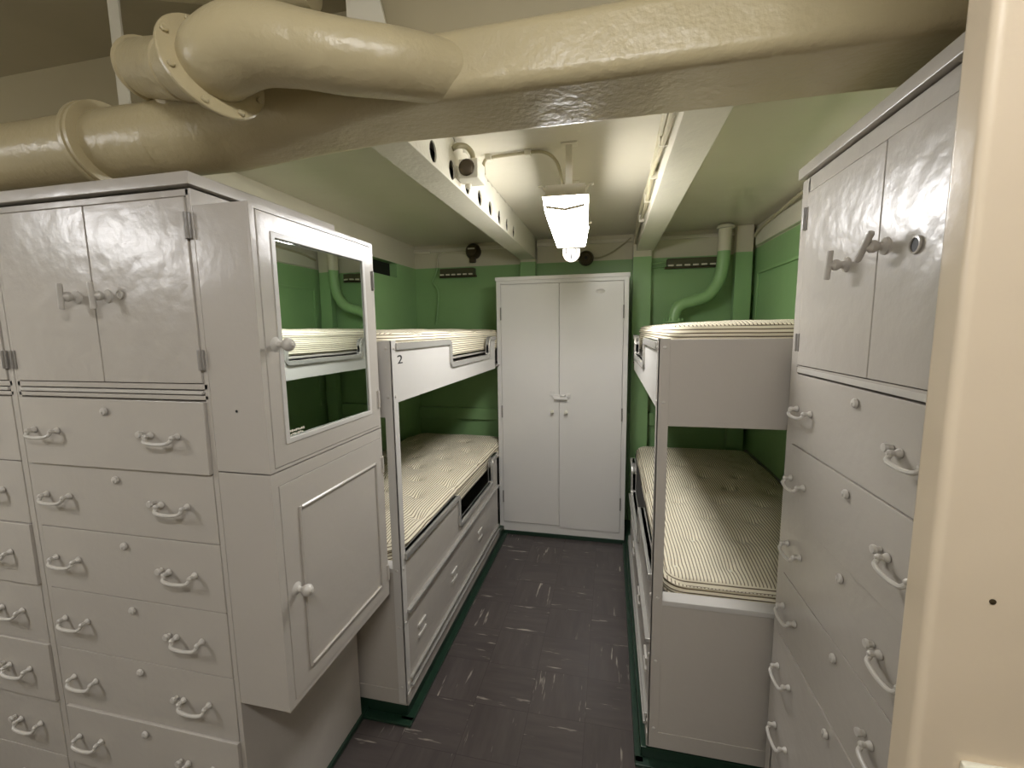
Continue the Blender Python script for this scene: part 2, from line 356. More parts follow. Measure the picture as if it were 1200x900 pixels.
for (x0, x1, lab) in ((-0.69, -0.57, 'green square stanchion on the back wall behind the left corner of the grey locker'),
                      (0.155, 0.285, 'green square stanchion on the back wall just right of the grey locker'),
                      (0.845, 0.955, 'square stanchion, cream above green, in the far right corner beside the bent pipe')):
    b = NB(); box(b, x0, x1, 3.40, YB-0.036, 0.0, ZC, 0.003); tag(obj('stanchion', b, TT), lab, 'stanchion')

# big cream duct across the top, with its round run, branch and flanges
t = thing('ventilation_duct', 'big cream painted ventilation duct with flanged elbow crossing over both grey cabinets', 'duct', (-0.2, 1.02, 2.03))
def rrect(hw, hh, r, n=6):
    pts = []
    for cx, cz, a0 in ((hw-r, hh-r, 0), (-hw+r, hh-r, 90), (-hw+r, -hh+r, 180), (hw-r, -hh+r, 270)):
        for k in range(n+1):
            a = math.radians(a0+90*k/n); pts.append((cx+r*math.cos(a), cz+r*math.sin(a)))
    return pts
def loft(bm, secs, cap=True):
    rings = [[bm.verts.new(p) for p in s] for s in secs]; n = len(rings[0])
    for i in range(len(rings)-1):
        for k in range(n): bm.faces.new((rings[i][k], rings[i][(k+1) % n], rings[i+1][(k+1) % n], rings[i+1][k]))
    if cap: bm.faces.new(rings[0][::-1]); bm.faces.new(rings[-1])
    return bm
def sec(x, yc, zc, hw, hh, r): return [(x, yc+p[0], zc+p[1]) for p in rrect(hw, hh, r)]
b = NB(); loft(b, [sec(1.84, 1.02, 2.095, 0.108, 0.066, 0.026), sec(0.6, 1.02, 2.095, 0.108, 0.066, 0.026), sec(0.0, 1.02, 2.095, 0.108, 0.066, 0.028), sec(-0.38, 1.02, 2.095, 0.108, 0.066, 0.03),
    sec(-0.55, 1.02, 2.09, 0.106, 0.066, 0.05), sec(-0.75, 1.01, 2.075, 0.098, 0.075, 0.065), sec(-0.95, 0.99, 2.05, 0.09, 0.085, 0.082), sec(-1.10, 0.97, 2.043, 0.088, 0.088, 0.086)]); obj('duct_body', b, PIPE, t, sharp=60)
b = NB(); tube(b, [(-1.08, 0.97, 2.043), (-1.27, 0.965, 2.043), (-1.6, 0.96, 2.04), (-2.2, 0.95, 2.04), (-3.38, 0.94, 2.04)], 0.084, 36); obj('round_pipe', b, PIPE, t)
b = NB(); lathe(b, [(0.083, -0.030), (0.096, -0.016), (0.106, -0.014), (0.106, -0.002), (0.097, 0.0), (0.097, 0.003), (0.105, 0.005), (0.105, 0.014), (0.084, 0.018)], 40, along((-1.305, 0.965, 2.043), (1, 0.02, 0))); obj('pipe_collar', b, PIPE, t)
FL = Vector((-0.788, 0.80, 2.078)); FN = Vector((0.91, -0.33, 0.23)).normalized()   # flange centre, normal towards the elbow
ep = smooth_path([FL+FN*0.004, FL+FN*0.04, (-0.692, 0.79, 2.103), (-0.62, 0.805, 2.098), (-0.52, 0.838, 2.084), (-0.43, 0.885, 2.085), (-0.36, 0.94, 2.09), (-0.30, 0.98, 2.09)], 6)
er = [0.0655+0.006*math.sin(min(1, i/20)*PI)-0.008*max(0, (i-18)/(len(ep)-18)) for i in range(len(ep))]
b = NB(); tube(b, ep, er, 36); obj('elbow', b, PIPE, t)
b = NB(); lathe(b, [(0.058, -0.005), (0.096, -0.005), (0.098, -0.003), (0.098, 0.003), (0.096, 0.005), (0.058, 0.005)], 44, along(FL, FN)); fl_ = obj('flange', b, PIPE, t)
e1 = FN.cross(Vector((0, 0, 1))).normalized(); e2 = FN.cross(e1)
for k in range(8):
    a = 2*PI*(k+0.5)/8; p = FL+FN*0.005+e1*0.087*math.cos(a)+e2*0.087*math.sin(a)
    b = NB(); lathe(b, [(0.0065, 0), (0.0065, 0.004), (0.0045, 0.006), (0, 0.006)], 8, along(p, FN)); obj('bolt', b, PIPE, fl_)
SE = Vector((-1.075, 0.90, 2.168)); SD = (SE-FL).normalized()
sp_ = smooth_path([FL-FN*0.003, FL+(SE-FL)*0.25, FL+(SE-FL)*0.5, FL+(SE-FL)*0.75, SE], 5)
b = NB(); tube(b, sp_, 0.060, 32); obj('branch_stub', b, PIPE, t)
b = NB(); q = FL+(SE-FL)*0.42; tube(b, [q-SD*0.006, q-SD*0.002, q+SD*0.002, q+SD*0.006], [0.059, 0.0635, 0.0635, 0.059], 32); obj('weld_bead', b, PIPE, t)
b = NB(); tube(b, [SE-SD*0.006, SE-SD*0.002, SE+SD*0.003, SE+SD*0.006], [0.060, 0.065, 0.065, 0.055], 32); obj('weld_bead', b, PIPE, t)
q = FL+(SE-FL)*0.86; b = NB(); tube(b, [q+Vector((0, 0.03, -0.01)), q+Vector((0, 0.06, -0.055)), q+Vector((0, 0.09, -0.12))], [0.045, 0.045, 0.055], 28); obj('branch_saddle', b, PIPE, t)
b = NB(); box(b, -1.306, -1.27, 1.005, 1.011, 2.10, ZF, 0.001); tag(obj('hanger_strap', b, CREAM), 'flat cream strap hanging from the overhead behind the flanged elbow at upper left', 'strap')
b = NB(); tube(b, [(-1.25, 1.0, 2.46), (-1.0, 1.0, 2.40), (-0.76, 1.0, 2.345), (-0.69, 1.0, 2.335)], 0.035, 20); tag(obj('overhead_pipe', b, PIPE), 'cream pipe at the top edge of the photo above the flanged elbow', 'pipe')
b = NB(); prism(b, [(-0.625, 2.16), (-0.50, 2.16), (-0.60, 2.59), (-0.625, 2.59)], 'y', 1.03, 1.04, 0.002); tag(obj('overhead_bracket', b, CREAM), 'pale cream bracket plate above the big duct, beside the dark gap', 'bracket')

# ================================================================ HARDWARE builders (local: u right, v inward, z up; front plane v=0)
def handle_bm(bm, u, z, T):
    for s in (-1, 1):
        lathe(bm, [(0.009, 0), (0.0085, 0.003), (0.005, 0.009), (0.006, 0.014), (0.0062, 0.018), (0.003, 0.022), (0, 0.022)], 12, T @ along((u+s*0.042, -0.004, z), (0, -1, 0)))
    tube(bm, smooth_path([(u-0.042, -0.018, z), (u-0.041, -0.022, z-0.006), (u-0.034, -0.028, z-0.013), (u, -0.030, z-0.016), (u+0.034, -0.028, z-0.013), (u+0.041, -0.022, z-0.006), (u+0.042, -0.018, z)], 5), 0.0046, 8, T=T)
def knob_bm(bm, u, z, T, s=1.0):
    lathe(bm, [(0.019*s, 0), (0.019*s, 0.002), (0.013*s, 0.005), (0.008*s, 0.009), (0.007*s, 0.02*s), (0.012*s, 0.026*s), (0.0165*s, 0.034*s), (0.0165*s, 0.040*s), (0.012*s, 0.047*s), (0.005*s, 0.050*s), (0.0045*s, 0.054*s), (0, 0.055*s)], 24, T @ along((u, -0.004, z), (0, -1, 0)))
def thandle_bm(bm, u, z, T, tilt=0):
    lathe(bm, [(0.017, 0), (0.016, 0.004), (0.009, 0.008), (0.0075, 0.012), (0.012, 0.019), (0.012, 0.026), (0.007, 0.031), (0.006, 0.036)], 20, T @ along((u, -0.004, z), (0, -1, 0)))
    c, s = math.cos(math.radians(tilt)), math.sin(math.radians(tilt))
    d = Vector((s, 0, c)); p = Vector((u, -0.040, z))
    tube(bm, [p-d*0.032, p-d*0.029, p+d*0.029, p+d*0.032], [0.005, 0.0062, 0.0062, 0.005], 10, T=T)
def hinge_bm(bm, u, z, T, h=0.06, r=0.0055):
    tube(bm, [(u, -0.008, z-h/2), (u, -0.008, z-h/2+0.003), (u, -0.008, z+h/2-0.003), (u, -0.008, z+h/2)], [r*0.7, r, r, r*0.7], 10, T=T)
    box(bm, u-0.009, u+0.009, -0.0075, -0.0025, z-h/2, z+h/2, 0.001, 1, T)
def lock_bm(bm, u, z, T):
    lathe(bm, [(0.0105, 0), (0.0105, 0.003), (0.0085, 0.006), (0.004, 0.007), (0, 0.007)], 18, T @ along((u, -0.004, z), (0, -1, 0)))
    box(bm, u-0.001, u+0.001, -0.0125, -0.010, z-0.006, z+0.001, 0.0003, 1, T)

def drawer_cabinet(root, T, U0, U1, D, Z0, ZT, du, rows, doors, handles, corn, opening=None, flip=False, mid=None, shelf=True, lockdu=0.0):
    """U0..U1 carcass, du=(u0,u1) drawer/door span, rows=[(z0,z1,out,tilt)], doors=(z0,z1)"""
    u0, u1 = du
    b = NB()
    box(b, u0-0.001, u1+0.001, 0.02, D, Z0, ZT, 0.002, 1, T)
    box(b, U0, u0-0.0004, 0, D, Z0, ZT, 0.001, 1, T); box(b, u1+0.0004, U1, 0, D, Z0, ZT, 0.001, 1, T)
    zb = min(r[0] for r in rows); box(b, u0-0.01, u1+0.01, 0, 0.03, Z0, zb-0.0015, 0.0015, 1, T)
    box(b, u0-0.01, u1+0.01, 0, 0.03, doors[1]+0.002, ZT, 0.0015, 1, T)
    zs = max(r[1] for r in rows)
    box(b, u0-0.01, u1+0.01, 0, 0.03, zs+0.003, zs+0.014, 0.001, 1, T); 
    box(b, u0-0.01, u1+0.01, 0, 0.03, doors[0]-0.016, doors[0]-0.002, 0.001, 1, T)
    obj('body', b, GREY, root)
    if shelf:
        b = NB(); box(b, u0+0.004, u1-0.004, -0.004, 0.2, zs+0.017, doors[0]-0.019, 0.001, 1, T); obj('writing_shelf', b, GREYH, root)
    b = NB(); zc0, zc1 = corn
    box(b, U0, U1+(0.0005 if flip else 0.012), -0.014, D, zc0, zc1, 0.003, 2, T); obj('cornice', b, GREY, root)
    um = mid if mid is not None else (u0+u1)/2
    for i, (a, c) in enumerate(((u0, um-0.0012), (um+0.0012, u1))):
        b = NB(); box(b, a+0.0005, c-0.0005, -0.004, 0.018, doors[0], doors[1], 0.002, 2, T); d = obj('door', b, GREYW, root)
        if handles:
            b = NB(); thandle_bm(b, handles['t'][i][0], handles['t'][i][1], T, handles['t'][i][2]); obj('handle', b, GREYH if not handles.get('dk') else GREY, d)
        for zz in handles['hz']:
            b = NB(); hinge_bm(b, a-0.002 if i == 0 else c+0.004, zz, T, 0.06 if zz > 1.6 else 0.05, 0.0055 if zz > 1.6 else 0.004); obj('hinge', b, MGREY, d)
        if handles.get('hole') and i == 1:
            hu, hz = handles['hole']
            b = NB(); lathe(b, [(0.016, 0), (0.0155, 0.003), (0.0125, 0.0035), (0.012, 0.001)], 22, T @ along((hu, -0.0055, hz), (0, -1, 0))); obj('hole_rim', b, GREY, d)
            b = NB(); lathe(b, [(0.012, 0), (0.012, 0.0012), (0, 0.0012)], 22, T @ along((hu, -0.0055, hz), (0, -1, 0))); obj('lock_hole', b, BLACK, d, label='dark empty lock hole')
        if handles.get('ring') and i == 1:
            hu, hz = handles['ring']
            b = NB(); lathe(b, [(0.011, 0), (0.011, 0.003), (0.008, 0.004), (0.007, 0.002), (0, 0.002)], 18, T @ along((hu, -0.0055, hz), (0, -1, 0))); obj('keyhole_plate', b, GREYH, d)
    lu = (u0+u1)/2+lockdu
    for (z0, z1, out, tilt) in rows:
        b = NB(); x0, x1 = u0+0.0008, u1-0.0008
        pts = [(-0.002-out-tilt, z0+0.001), (-0.002-out+tilt*0.6, z1-0.001), (0.05, z1-0.001), (0.05, z0+0.001)]
        prism(b, pts, 'x', x0, x1, 0.002, 2, T)
        d = obj('drawer', b, GREY, root); To = T @ Matrix.Translation((0, -out, 0))
        zh = z1-0.5*(z1-z0)*1.0
        for hu in handles['d']:
            b = NB(); handle_bm(b, hu, z1-(z1-z0)*0.48, To); obj('handle', b, GREYH, d)
        b = NB(); lock_bm(b, lu, z1-0.032, To); obj('lock', b, GREYH, d)
        b = NB(); lathe(b, [(0.006, 0), (0.006, 0.006), (0.009, 0.01), (0.008, 0.015), (0, 0.016)], 12, To @ along((handles['d'][1]-0.066, -0.004, z1-(z1-z0)*0.46), (0, -1, 0))); obj('catch_button', b, GREYH, d)

# ---- left drawer cabinets (front faces the camera, plane y = 0.872)
ZR = [1.383, 1.196, 1.009, 0.820, 0.631, 0.442, 0.250, 0.062]
rowsL = [(ZR[i+1]+0.0, ZR[i], o, ti) for i, (o, ti) in enumerate([(0.006, 0.002), (0, 0), (0, 0.001), (0, 0.0005), (0, 0.0005), (0.008, 0.002), (0, 0)])]
TL = TR(0, 0.872, 0)
root = thing('drawer_cabinet', 'tall grey metal drawer cabinet with double doors on top, joined to the mirror cabinet', 'cabinet', (-1.28, 1.14, 0))
drawer_cabinet(root, TL, -1.604, -0.955, 0.535, 0.0, 1.884, (-1.588, -0.970), rowsL, (1.428, 1.866),
    {'t': [(-1.333, 1.645, 2), (-1.232, 1.645, -2)], 'd': (-1.500, -1.098), 'hz': (1.80, 1.485), 'ring': (-1.190, 1.648)}, (1.889, 1.918), lockdu=-0.005)
root = thing('drawer_cabinet', 'grey metal drawer cabinet cut off by the left edge of the photo', 'cabinet', (-1.93, 1.14, 0))
rows2 = [(ZR[i+1]+0.0, ZR[i], o, ti) for i, (o, ti) in enumerate([(0, 0), (0, 0), (0.005, 0.001), (0, 0), (0.005, 0.001), (0, 0), (0, 0)])]
drawer_cabinet(root, TL, -2.262, -1.606, 0.535, 0.0, 1.884, (-2.246, -1.628), rows2, (1.428, 1.866),
    {'t': [(-1.99, 1.645, 0), (-1.888, 1.645, 0)], 'd': (-2.158, -1.756), 'hz': (1.80, 1.485)}, (1.889, 1.918), lockdu=-0.005, flip=True)

# ---- mirror cabinet on the corner (door face looks +x, plane x = -0.805)
root = thing('mirror_cabinet', 'grey corner cabinet with mirrored upper door and panelled lower door, overhanging the floor', 'cabinet', (-0.88, 1.14, 0.56))
b = NB(); box(b, -0.9549, -0.807, 0.8725, 1.402, 0.562, 1.203, 0.002); box(b, -0.9549, -0.807, 0.8725, 1.402, 1.206, 1.846, 0.002)
TM = TR(-0.805, 0, 0, 90)     # local u -> +y, v -> -x
def frame_plate(bm, u0, u1, z0, z1, a0, a1, c0, c1, v0, v1, T, w=0.002):
    b = NB()
    for v in (v0, v1):
        O = [b.verts.new(p) for p in ((u0, v, z0), (u1, v, z0), (u1, v, z1), (u0, v, z1))]
        I = [b.verts.new(p) for p in ((a0, v, c0), (a1, v, c0), (a1, v, c1), (a0, v, c1))]
        for k in range(4): b.faces.new((O[k], O[(k+1) % 4], I[(k+1) % 4], I[k]))
        if v == v0: O0, I0 = O, I
        else:
            for k in range(4):
                b.faces.new((O0[k], O[k], O[(k+1) % 4], O0[(k+1) % 4])); b.faces.new((I0[k], I0[(k+1) % 4], I[(k+1) % 4], I[k]))
    bmesh.ops.recalc_face_normals(b, faces=b.faces); bev(b, w, 2); merge(bm, b, T)
frame_plate(b, 0.8725, 1.402, 1.206, 1.846, 0.889, 1.3855, 1.215, 1.833, -0.004, 0.003, TM, 0.001)
frame_plate(b, 0.8725, 1.402, 0.562, 1.203, 0.895, 1.3895, 0.579, 1.169, -0.004, 0.003, TM, 0.001)
obj('body', b, GREY, root)
def ring_frame(bm, u0, u1, z0, z1, wd, v0, v1, T, bw=0.002):
    box(bm, u0, u0+wd, v0, v1, z0, z1, bw, 1, T); box(bm, u1-wd, u1, v0, v1, z0, z1, bw, 1, T)
    box(bm, u0+wd, u1-wd, v0, v1, z0, z0+wd, bw, 1, T); box(bm, u0+wd, u1-wd, v0, v1, z1-wd, z1, bw, 1, T)
b = NB(); frame_plate(b, 0.890, 1.384, 1.216, 1.832, 0.942, 1.330, 1.279, 1.779, -0.006, 0.010, TM)
dr = obj('mirrored_door', b, GREY, root)
b = NB(); frame_plate(b, 0.930, 1.342, 1.267, 1.791, 0.944, 1.328, 1.281, 1.777, -0.0085, -0.0055, TM); obj('glazing_bead', b, LGREY, dr)
b = NB(); box(b, 0.936, 1.336, -0.001, 0.003, 1.273, 1.785, 0, 1, TM); mi = obj('mirror', b, MIRROR, dr); mi.rotation_euler.z = math.radians(-0.8)
b = NB()   # two tiny rows of white etched marks, not legible in the photo
for row, (z, h, u0, n) in enumerate(((1.2945, 0.006, 0.948, 9), (1.286, 0.004, 0.956, 7))):
    for k in range(n):
        box(b, u0+k*0.007, u0+k*0.007+0.005, -0.0016, -0.0009, z-h/2+0.001*(k % 2), z+h/2-0.0015*((k*7) % 3 == 0), 0, 1, TM)
obj('etched_marks', b, WHITE, mi, label='two tiny rows of white marks in the mirror corner')
b = NB(); knob_bm(b, 0.922, 1.520, TM, 1.0); obj('knob', b, GREYH, dr)
for z in (1.72, 1.31):
    b = NB(); hinge_bm(b, 1.387, z, TM, 0.065); obj('hinge', b, DGREY if z > 1.5 else GREY, dr)
b = NB(); box(b, 0.896, 1.388, -0.006, 0.004, 0.580, 1.168, 0.002, 2, TM); dr = obj('panelled_door', b, GREY, root)
b = NB(); ring_frame(b, 0.955, 1.352, 0.625, 1.092, 0.010, -0.012, -0.004, TM, 0.003); obj('panel_moulding', b, GREY, dr)
b = NB(); knob_bm(b, 0.927, 0.877, TM, 0.95); obj('knob', b, GREYH, dr)
for z in (1.07, 0.655):
    b = NB(); hinge_bm(b, 1.391, z, TM, 0.06); obj('hinge', b, GREY, dr)

b = NB(); lathe(b, [(0.0035, 0), (0.0035, 0.0008), (0, 0.0008)], 12, along((-0.882, 0.8727, 1.361), (0, -1, 0))); obj('screw_hole', b, BLACK, root, label='tiny dark screw hole')

# ---- right drawer cabinet (front faces -x)
s = 0.923; XC = 0.56*s
def zt(z): return 1.55+s*(z-1.55)
TRt = Matrix(((0, 1, 0, XC), (-1, 0, 0, 1.372+0.0), (0, 0, 1, 0), (0, 0, 0, 1)))   # u -> -y from y=1.372, v -> +x
root = thing('drawer_cabinet', 'tall grey metal drawer cabinet with battered doors, right of the aisle against the partition', 'cabinet', (0.75, 1.0, 0))
zr = [zt(z) for z in (1.405, 1.186, 0.972, 0.760, 0.548, 0.335, 0.118)]
rowsR = [(zr[i+1], zr[i], o, ti) for i, (o, ti) in enumerate([(0, 0), (0.003, 0.001), (0, 0), (0, 0), (0.003, 0.001), (0, 0)])]
drawer_cabinet(root, TRt, -0.048, 0.80, 0.45, 0.0, 1.945, (0.0, 0.70), rowsR, (zt(1.432), 1.902),
    {'t': [(0.232, zt(1.695), 8), (0.372, zt(1.712), 42)], 'd': (0.066, 0.515), 'hz': (zt(1.86), zt(1.50)), 'hole': (0.462, zt(1.697)), 'dk': True}, (1.949, 1.978), mid=0.346, lockdu=-0.035)

# ================================================================ LOCKER
root = thing('locker', 'tall pale grey two-door steel locker standing at the end of the aisle', 'locker', (-0.34, 3.26, 0))
b = NB(); X0, X1, YF = -0.803, 0.119, 3.09
box(b, X0, X1, YF+0.008, YF+0.30, 0.03, 1.914, 0.003)
box(b, X0, X0+0.032, YF-0.003, YF+0.02, 0.03, 1.914, 0.002); box(b, X1-0.032, X1, YF-0.003, YF+0.02, 0.03, 1.914, 0.002)
box(b, X0+0.03, X1-0.03, YF-0.003, YF+0.02, 1.868, 1.914, 0.002); box(b, X0+0.03, X1-0.03, YF-0.003, YF+0.02, 0.03, 0.098, 0.002)
obj('body', b, LOCKG, root)
b = NB(); box(b, X0-0.006, X1+0.006, YF-0.012, YF+0.30, 1.892, 1.918, 0.003); obj('top_cap', b, LOCKG, root)
TK = TR(0, YF, 0)
dmid = -0.350
for i, (a, c) in enumerate(((X0+0.034, dmid-0.001), (dmid+0.001, X1-0.034))):
    b = NB(); box(b, a, c, YF-0.010+0.002*i, YF+0.012, 0.102-0.018*i, 1.865, 0.0025)
    d = obj('door', b, LOCKG, root)
    kx = -0.397 if i == 0 else -0.300
    b = NB(); lathe(b, [(0.008, 0), (0.007, 0.012), (0.012, 0.02), (0.013, 0.028), (0.008, 0.034), (0, 0.035)], 18, along((kx, YF-0.009, 0.965), (0, -1, -0.15))); obj('knob', b, WHITE, d)
    hx = X0+0.033 if i == 0 else X1-0.033
    for z in (1.66, 0.95, 0.30):
        b = NB(); tube(b, [(hx, YF-0.012, z-0.045), (hx, YF-0.012, z+0.045)], 0.0045, 10); obj('hinge', b, DGREY, d)
b = NB(); box(b, -0.398, -0.295, YF-0.022, YF-0.014, 1.062, 1.086, 0.002); box(b, -0.385, -0.29, YF-0.036, YF-0.022, 1.050, 1.064, 0.003)
box(b, -0.42, -0.385, YF-0.016, YF-0.009, 1.074, 1.104, 0.002); box(b, -0.30, -0.27, YF-0.016, YF-0.007, 1.062, 1.092, 0.002)
tube(b, smooth_path([(-0.335, YF-0.02, 1.08), (-0.332, YF-0.045, 1.082), (-0.310, YF-0.045, 1.082), (-0.307, YF-0.02, 1.08)], 5), 0.0045, 8); obj('hasp', b, LOCKG, root)
b = NB(); lathe(b, [(0.03, 0), (0.022, 0.002), (0.01, 0.0035), (0, 0.004)], 20, along((-0.07, YF-0.0075, 1.80), (0, -1, 0)) @ Matrix.Diagonal((1.2, 0.5, 1, 1))); obj('dent', b, LOCKG, root)

# ================================================================ BUNKS
def bunk(side):
    L = side == 'L'
    xf = -0.770 if L else 0.152           # aisle face
    sx = -1 if L else 1                    # direction away from the aisle
    xw = xf + sx*(0.83)                    # wall side
    yn = 1.442 if L else 1.462; yf = 2.90
    if L: root = thing('bunk_bed', 'grey steel two-tier bunk numbered 2, left of the aisle behind the mirror cabinet', 'bunk bed', (xf+sx*0.4, 2.4, 0))
    else: root = thing('bunk_bed', 'grey steel two-tier bunk right of the aisle beside the drawer cabinet', 'bunk bed', (xf+sx*0.4, 2.4, 0))
    def X(a, c): return (min(xf+sx*a, xf+sx*c), max(xf+sx*a, xf+sx*c))
    def bx(b, a, c, y0, y1, z0, z1, w=0.002): x0, x1 = X(a, c); box(b, x0, x1, y0, y1, z0, z1, w)
    def arc(cy_, cz_, r, a0, a1, n=6): return [(cy_+r*math.cos(math.radians(a0+(a1-a0)*k/n)), cz_+r*math.sin(math.radians(a0+(a1-a0)*k/n))) for k in range(n+1)]
    def profile(ztop, zcut, yc0, yc1, yend):
        p = [(yn+0.03, ztop)] + arc(yc0-0.032, ztop-0.032, 0.032, 90, 0, 5) + arc(yc0+0.012, zcut+0.012, 0.012, 180, 270, 3)
        p += arc(yc1-0.012, zcut+0.012, 0.012, 270, 360, 3) + arc(yc1+0.055, ztop-0.055, 0.055, 180, 90, 6) + [(yend, ztop)]
        return p
    # upper berth
    pr = profile(1.505, 1.392, 2.052, 2.735, yf)
    b = NB(); x0, x1 = X(0.0, 0.014); prism(b, [(yn+0.01, 1.285), (yn+0.01, 1.505)]+pr+[(yf, 1.285)], 'x', x0, x1, 0.0)
    sp1 = obj('upper_side_panel', b, LGREY, root)
    b = NB(); x0, x1 = X(-0.010, 0.020); strip(b, pr, -0.026, 'x', x0, x1, 0.003); obj('edge_trim', b, TRIMM, sp1)
    if L:
        tx = bpy.data.curves.new('n', 'FONT'); tx.body = '2'; tx.size = 0.046; tx.extrude = 0.0004; tx.align_x = 'CENTER'
        to = bpy.data.objects.new('n', tx); C.objects.link(to); dg = bpy.context.evaluated_depsgraph_get()
        me = bpy.data.meshes.new_from_object(to.evaluated_get(dg)); bpy.data.objects.remove(to)
        b = NB(); b.from_mesh(me)
        obj('berth_number', b, BLACK, sp1, Matrix(((0, 0, 1, xf+0.0008), (2.0, 0, 0, 1.508), (0, 1, 0, 1.428), (0, 0, 0, 1))), label='black painted number 2')
    b = NB(); bx(b, 0.030, 0.83, yn, yn+0.012, 1.232, 1.512, 0.003); ep1 = obj('upper_end_panel', b, LGREY if L else GREY, root)
    b = NB(); bx(b, 0.05, 0.83, yn+0.012, 3.385, 1.398, 1.412, 0.002); bx(b, 0.016, 0.83, yn+0.012, 3.385, 1.290, 1.298, 0.002); obj('berth_pan', b, GREY, root, label='flat berth pan under the upper mattress')
    b = NB(); bx(b, 0.812, 0.83, yn+0.012, 3.40, 1.285, 1.44, 0.002); bx(b, 0.02, 0.81, 3.385, 3.40, 1.285, 1.46, 0.002); obj('berth_frame', b, GREY, root)
    # corner post
    b = NB(); bx(b, -0.002, 0.003, yn-0.003, yn+0.036, 0.07, 1.515, 0.001); bx(b, -0.002, 0.034, yn-0.003, yn+0.002, 0.07, 1.515, 0.001); obj('corner_post', b, LGREY if L else GREY, root)
        # lower berth
    pr = profile(0.690 if L else 0.700, 0.530, 2.105, 2.735, yf)
    ze = pr[0][1]
    b = NB(); x0, x1 = X(0.0, 0.014); prism(b, [(yn+0.01, 0.452), (yn+0.01, ze)]+pr+[(yf, 0.452)], 'x', x0, x1, 0.0)
    sp2 = obj('lower_side_panel', b, GREY, root)
    b = NB(); x0, x1 = X(-0.012, 0.020); strip(b, pr, -0.026, 'x', x0, x1, 0.003); obj('edge_trim', b, TRIMM, sp2)
    b = NB(); bx(b, -0.0005, 0.014, yn+0.01, yf, 0.062, 0.45, 0.001); lb = obj('locker_front', b, GREY, root)
    b = NB(); bx(b, -0.016, 0.006, yn+0.03, yf, 0.440, 0.456, 0.003); obj('ledge', b, TRIMM, root)
    b = NB(); bx(b, -0.012, 0.004, yn+0.03, yf, 0.150, 0.163, 0.002); bx(b, -0.016, 0.004, yn+0.03, yf, 0.118, 0.130, 0.003); obj('ledge', b, TRIMM, root)
    b = NB(); bx(b, -0.006, 0.01, yn, yf+0.02, 0.062, 0.112, 0.002); obj('kick_plate', b, GREY, root)
    for yy in (1.60, 2.0, 2.46):
        b = NB()
        for dz in (0.0, -0.045):
            bx(b, -0.008, 0.0, yy-0.04, yy+0.035, 0.312+dz, 0.326+dz, 0.002)
        bx(b, -0.005, -0.0, yy-0.02, yy+0.02, 0.283, 0.312, 0.001); obj('latch', b, GREYH, root)
    zl = 0.642 if L else 0.628
    b = NB(); bx(b, 0.032, 0.83, yn, yn+0.012, 0.062, zl-0.006, 0.002); bx(b, 0.0, 0.83, yn-0.002, yn+0.002, 0.062, 0.125, 0.002); obj('lower_end_panel', b, GREY, root)
    b = NB(); bx(b, 0.030, 0.83, yn-0.003, yn+0.055, zl-0.020, zl, 0.004); obj('end_lip', b, LGREY, root, label='pale ledge at the foot of the lower berth')
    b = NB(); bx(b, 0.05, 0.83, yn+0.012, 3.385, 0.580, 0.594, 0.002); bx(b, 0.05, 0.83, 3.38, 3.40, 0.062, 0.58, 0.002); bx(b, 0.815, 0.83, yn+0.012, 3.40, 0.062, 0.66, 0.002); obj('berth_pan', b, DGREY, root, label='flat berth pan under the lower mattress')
    # bolts on the post
    for (a, z) in ((0.018, 1.487), (0.018, 1.31), (0.018, 0.635), (0.018, 0.40), (0.018, 0.14)):
        b = NB(); lathe(b, [(0.006, 0), (0.0055, 0.0025), (0.003, 0.004), (0, 0.004)], 12, along((xf+sx*a, yn-0.0025, z), (0, -1, 0))); obj('bolt', b, GREYH, root)
    for (z) in (1.487, 1.31, 0.635, 0.41, 0.15):
        b = NB(); lathe(b, [(0.006, 0), (0.0055, 0.0025), (0.003, 0.004), (0, 0.004)], 12, along((xf-sx*0.0015, yn+0.016, z), (-sx, 0, 0))); obj('bolt', b, GREYH, root)
    return xf, sx
bunk('L'); bunk('R')

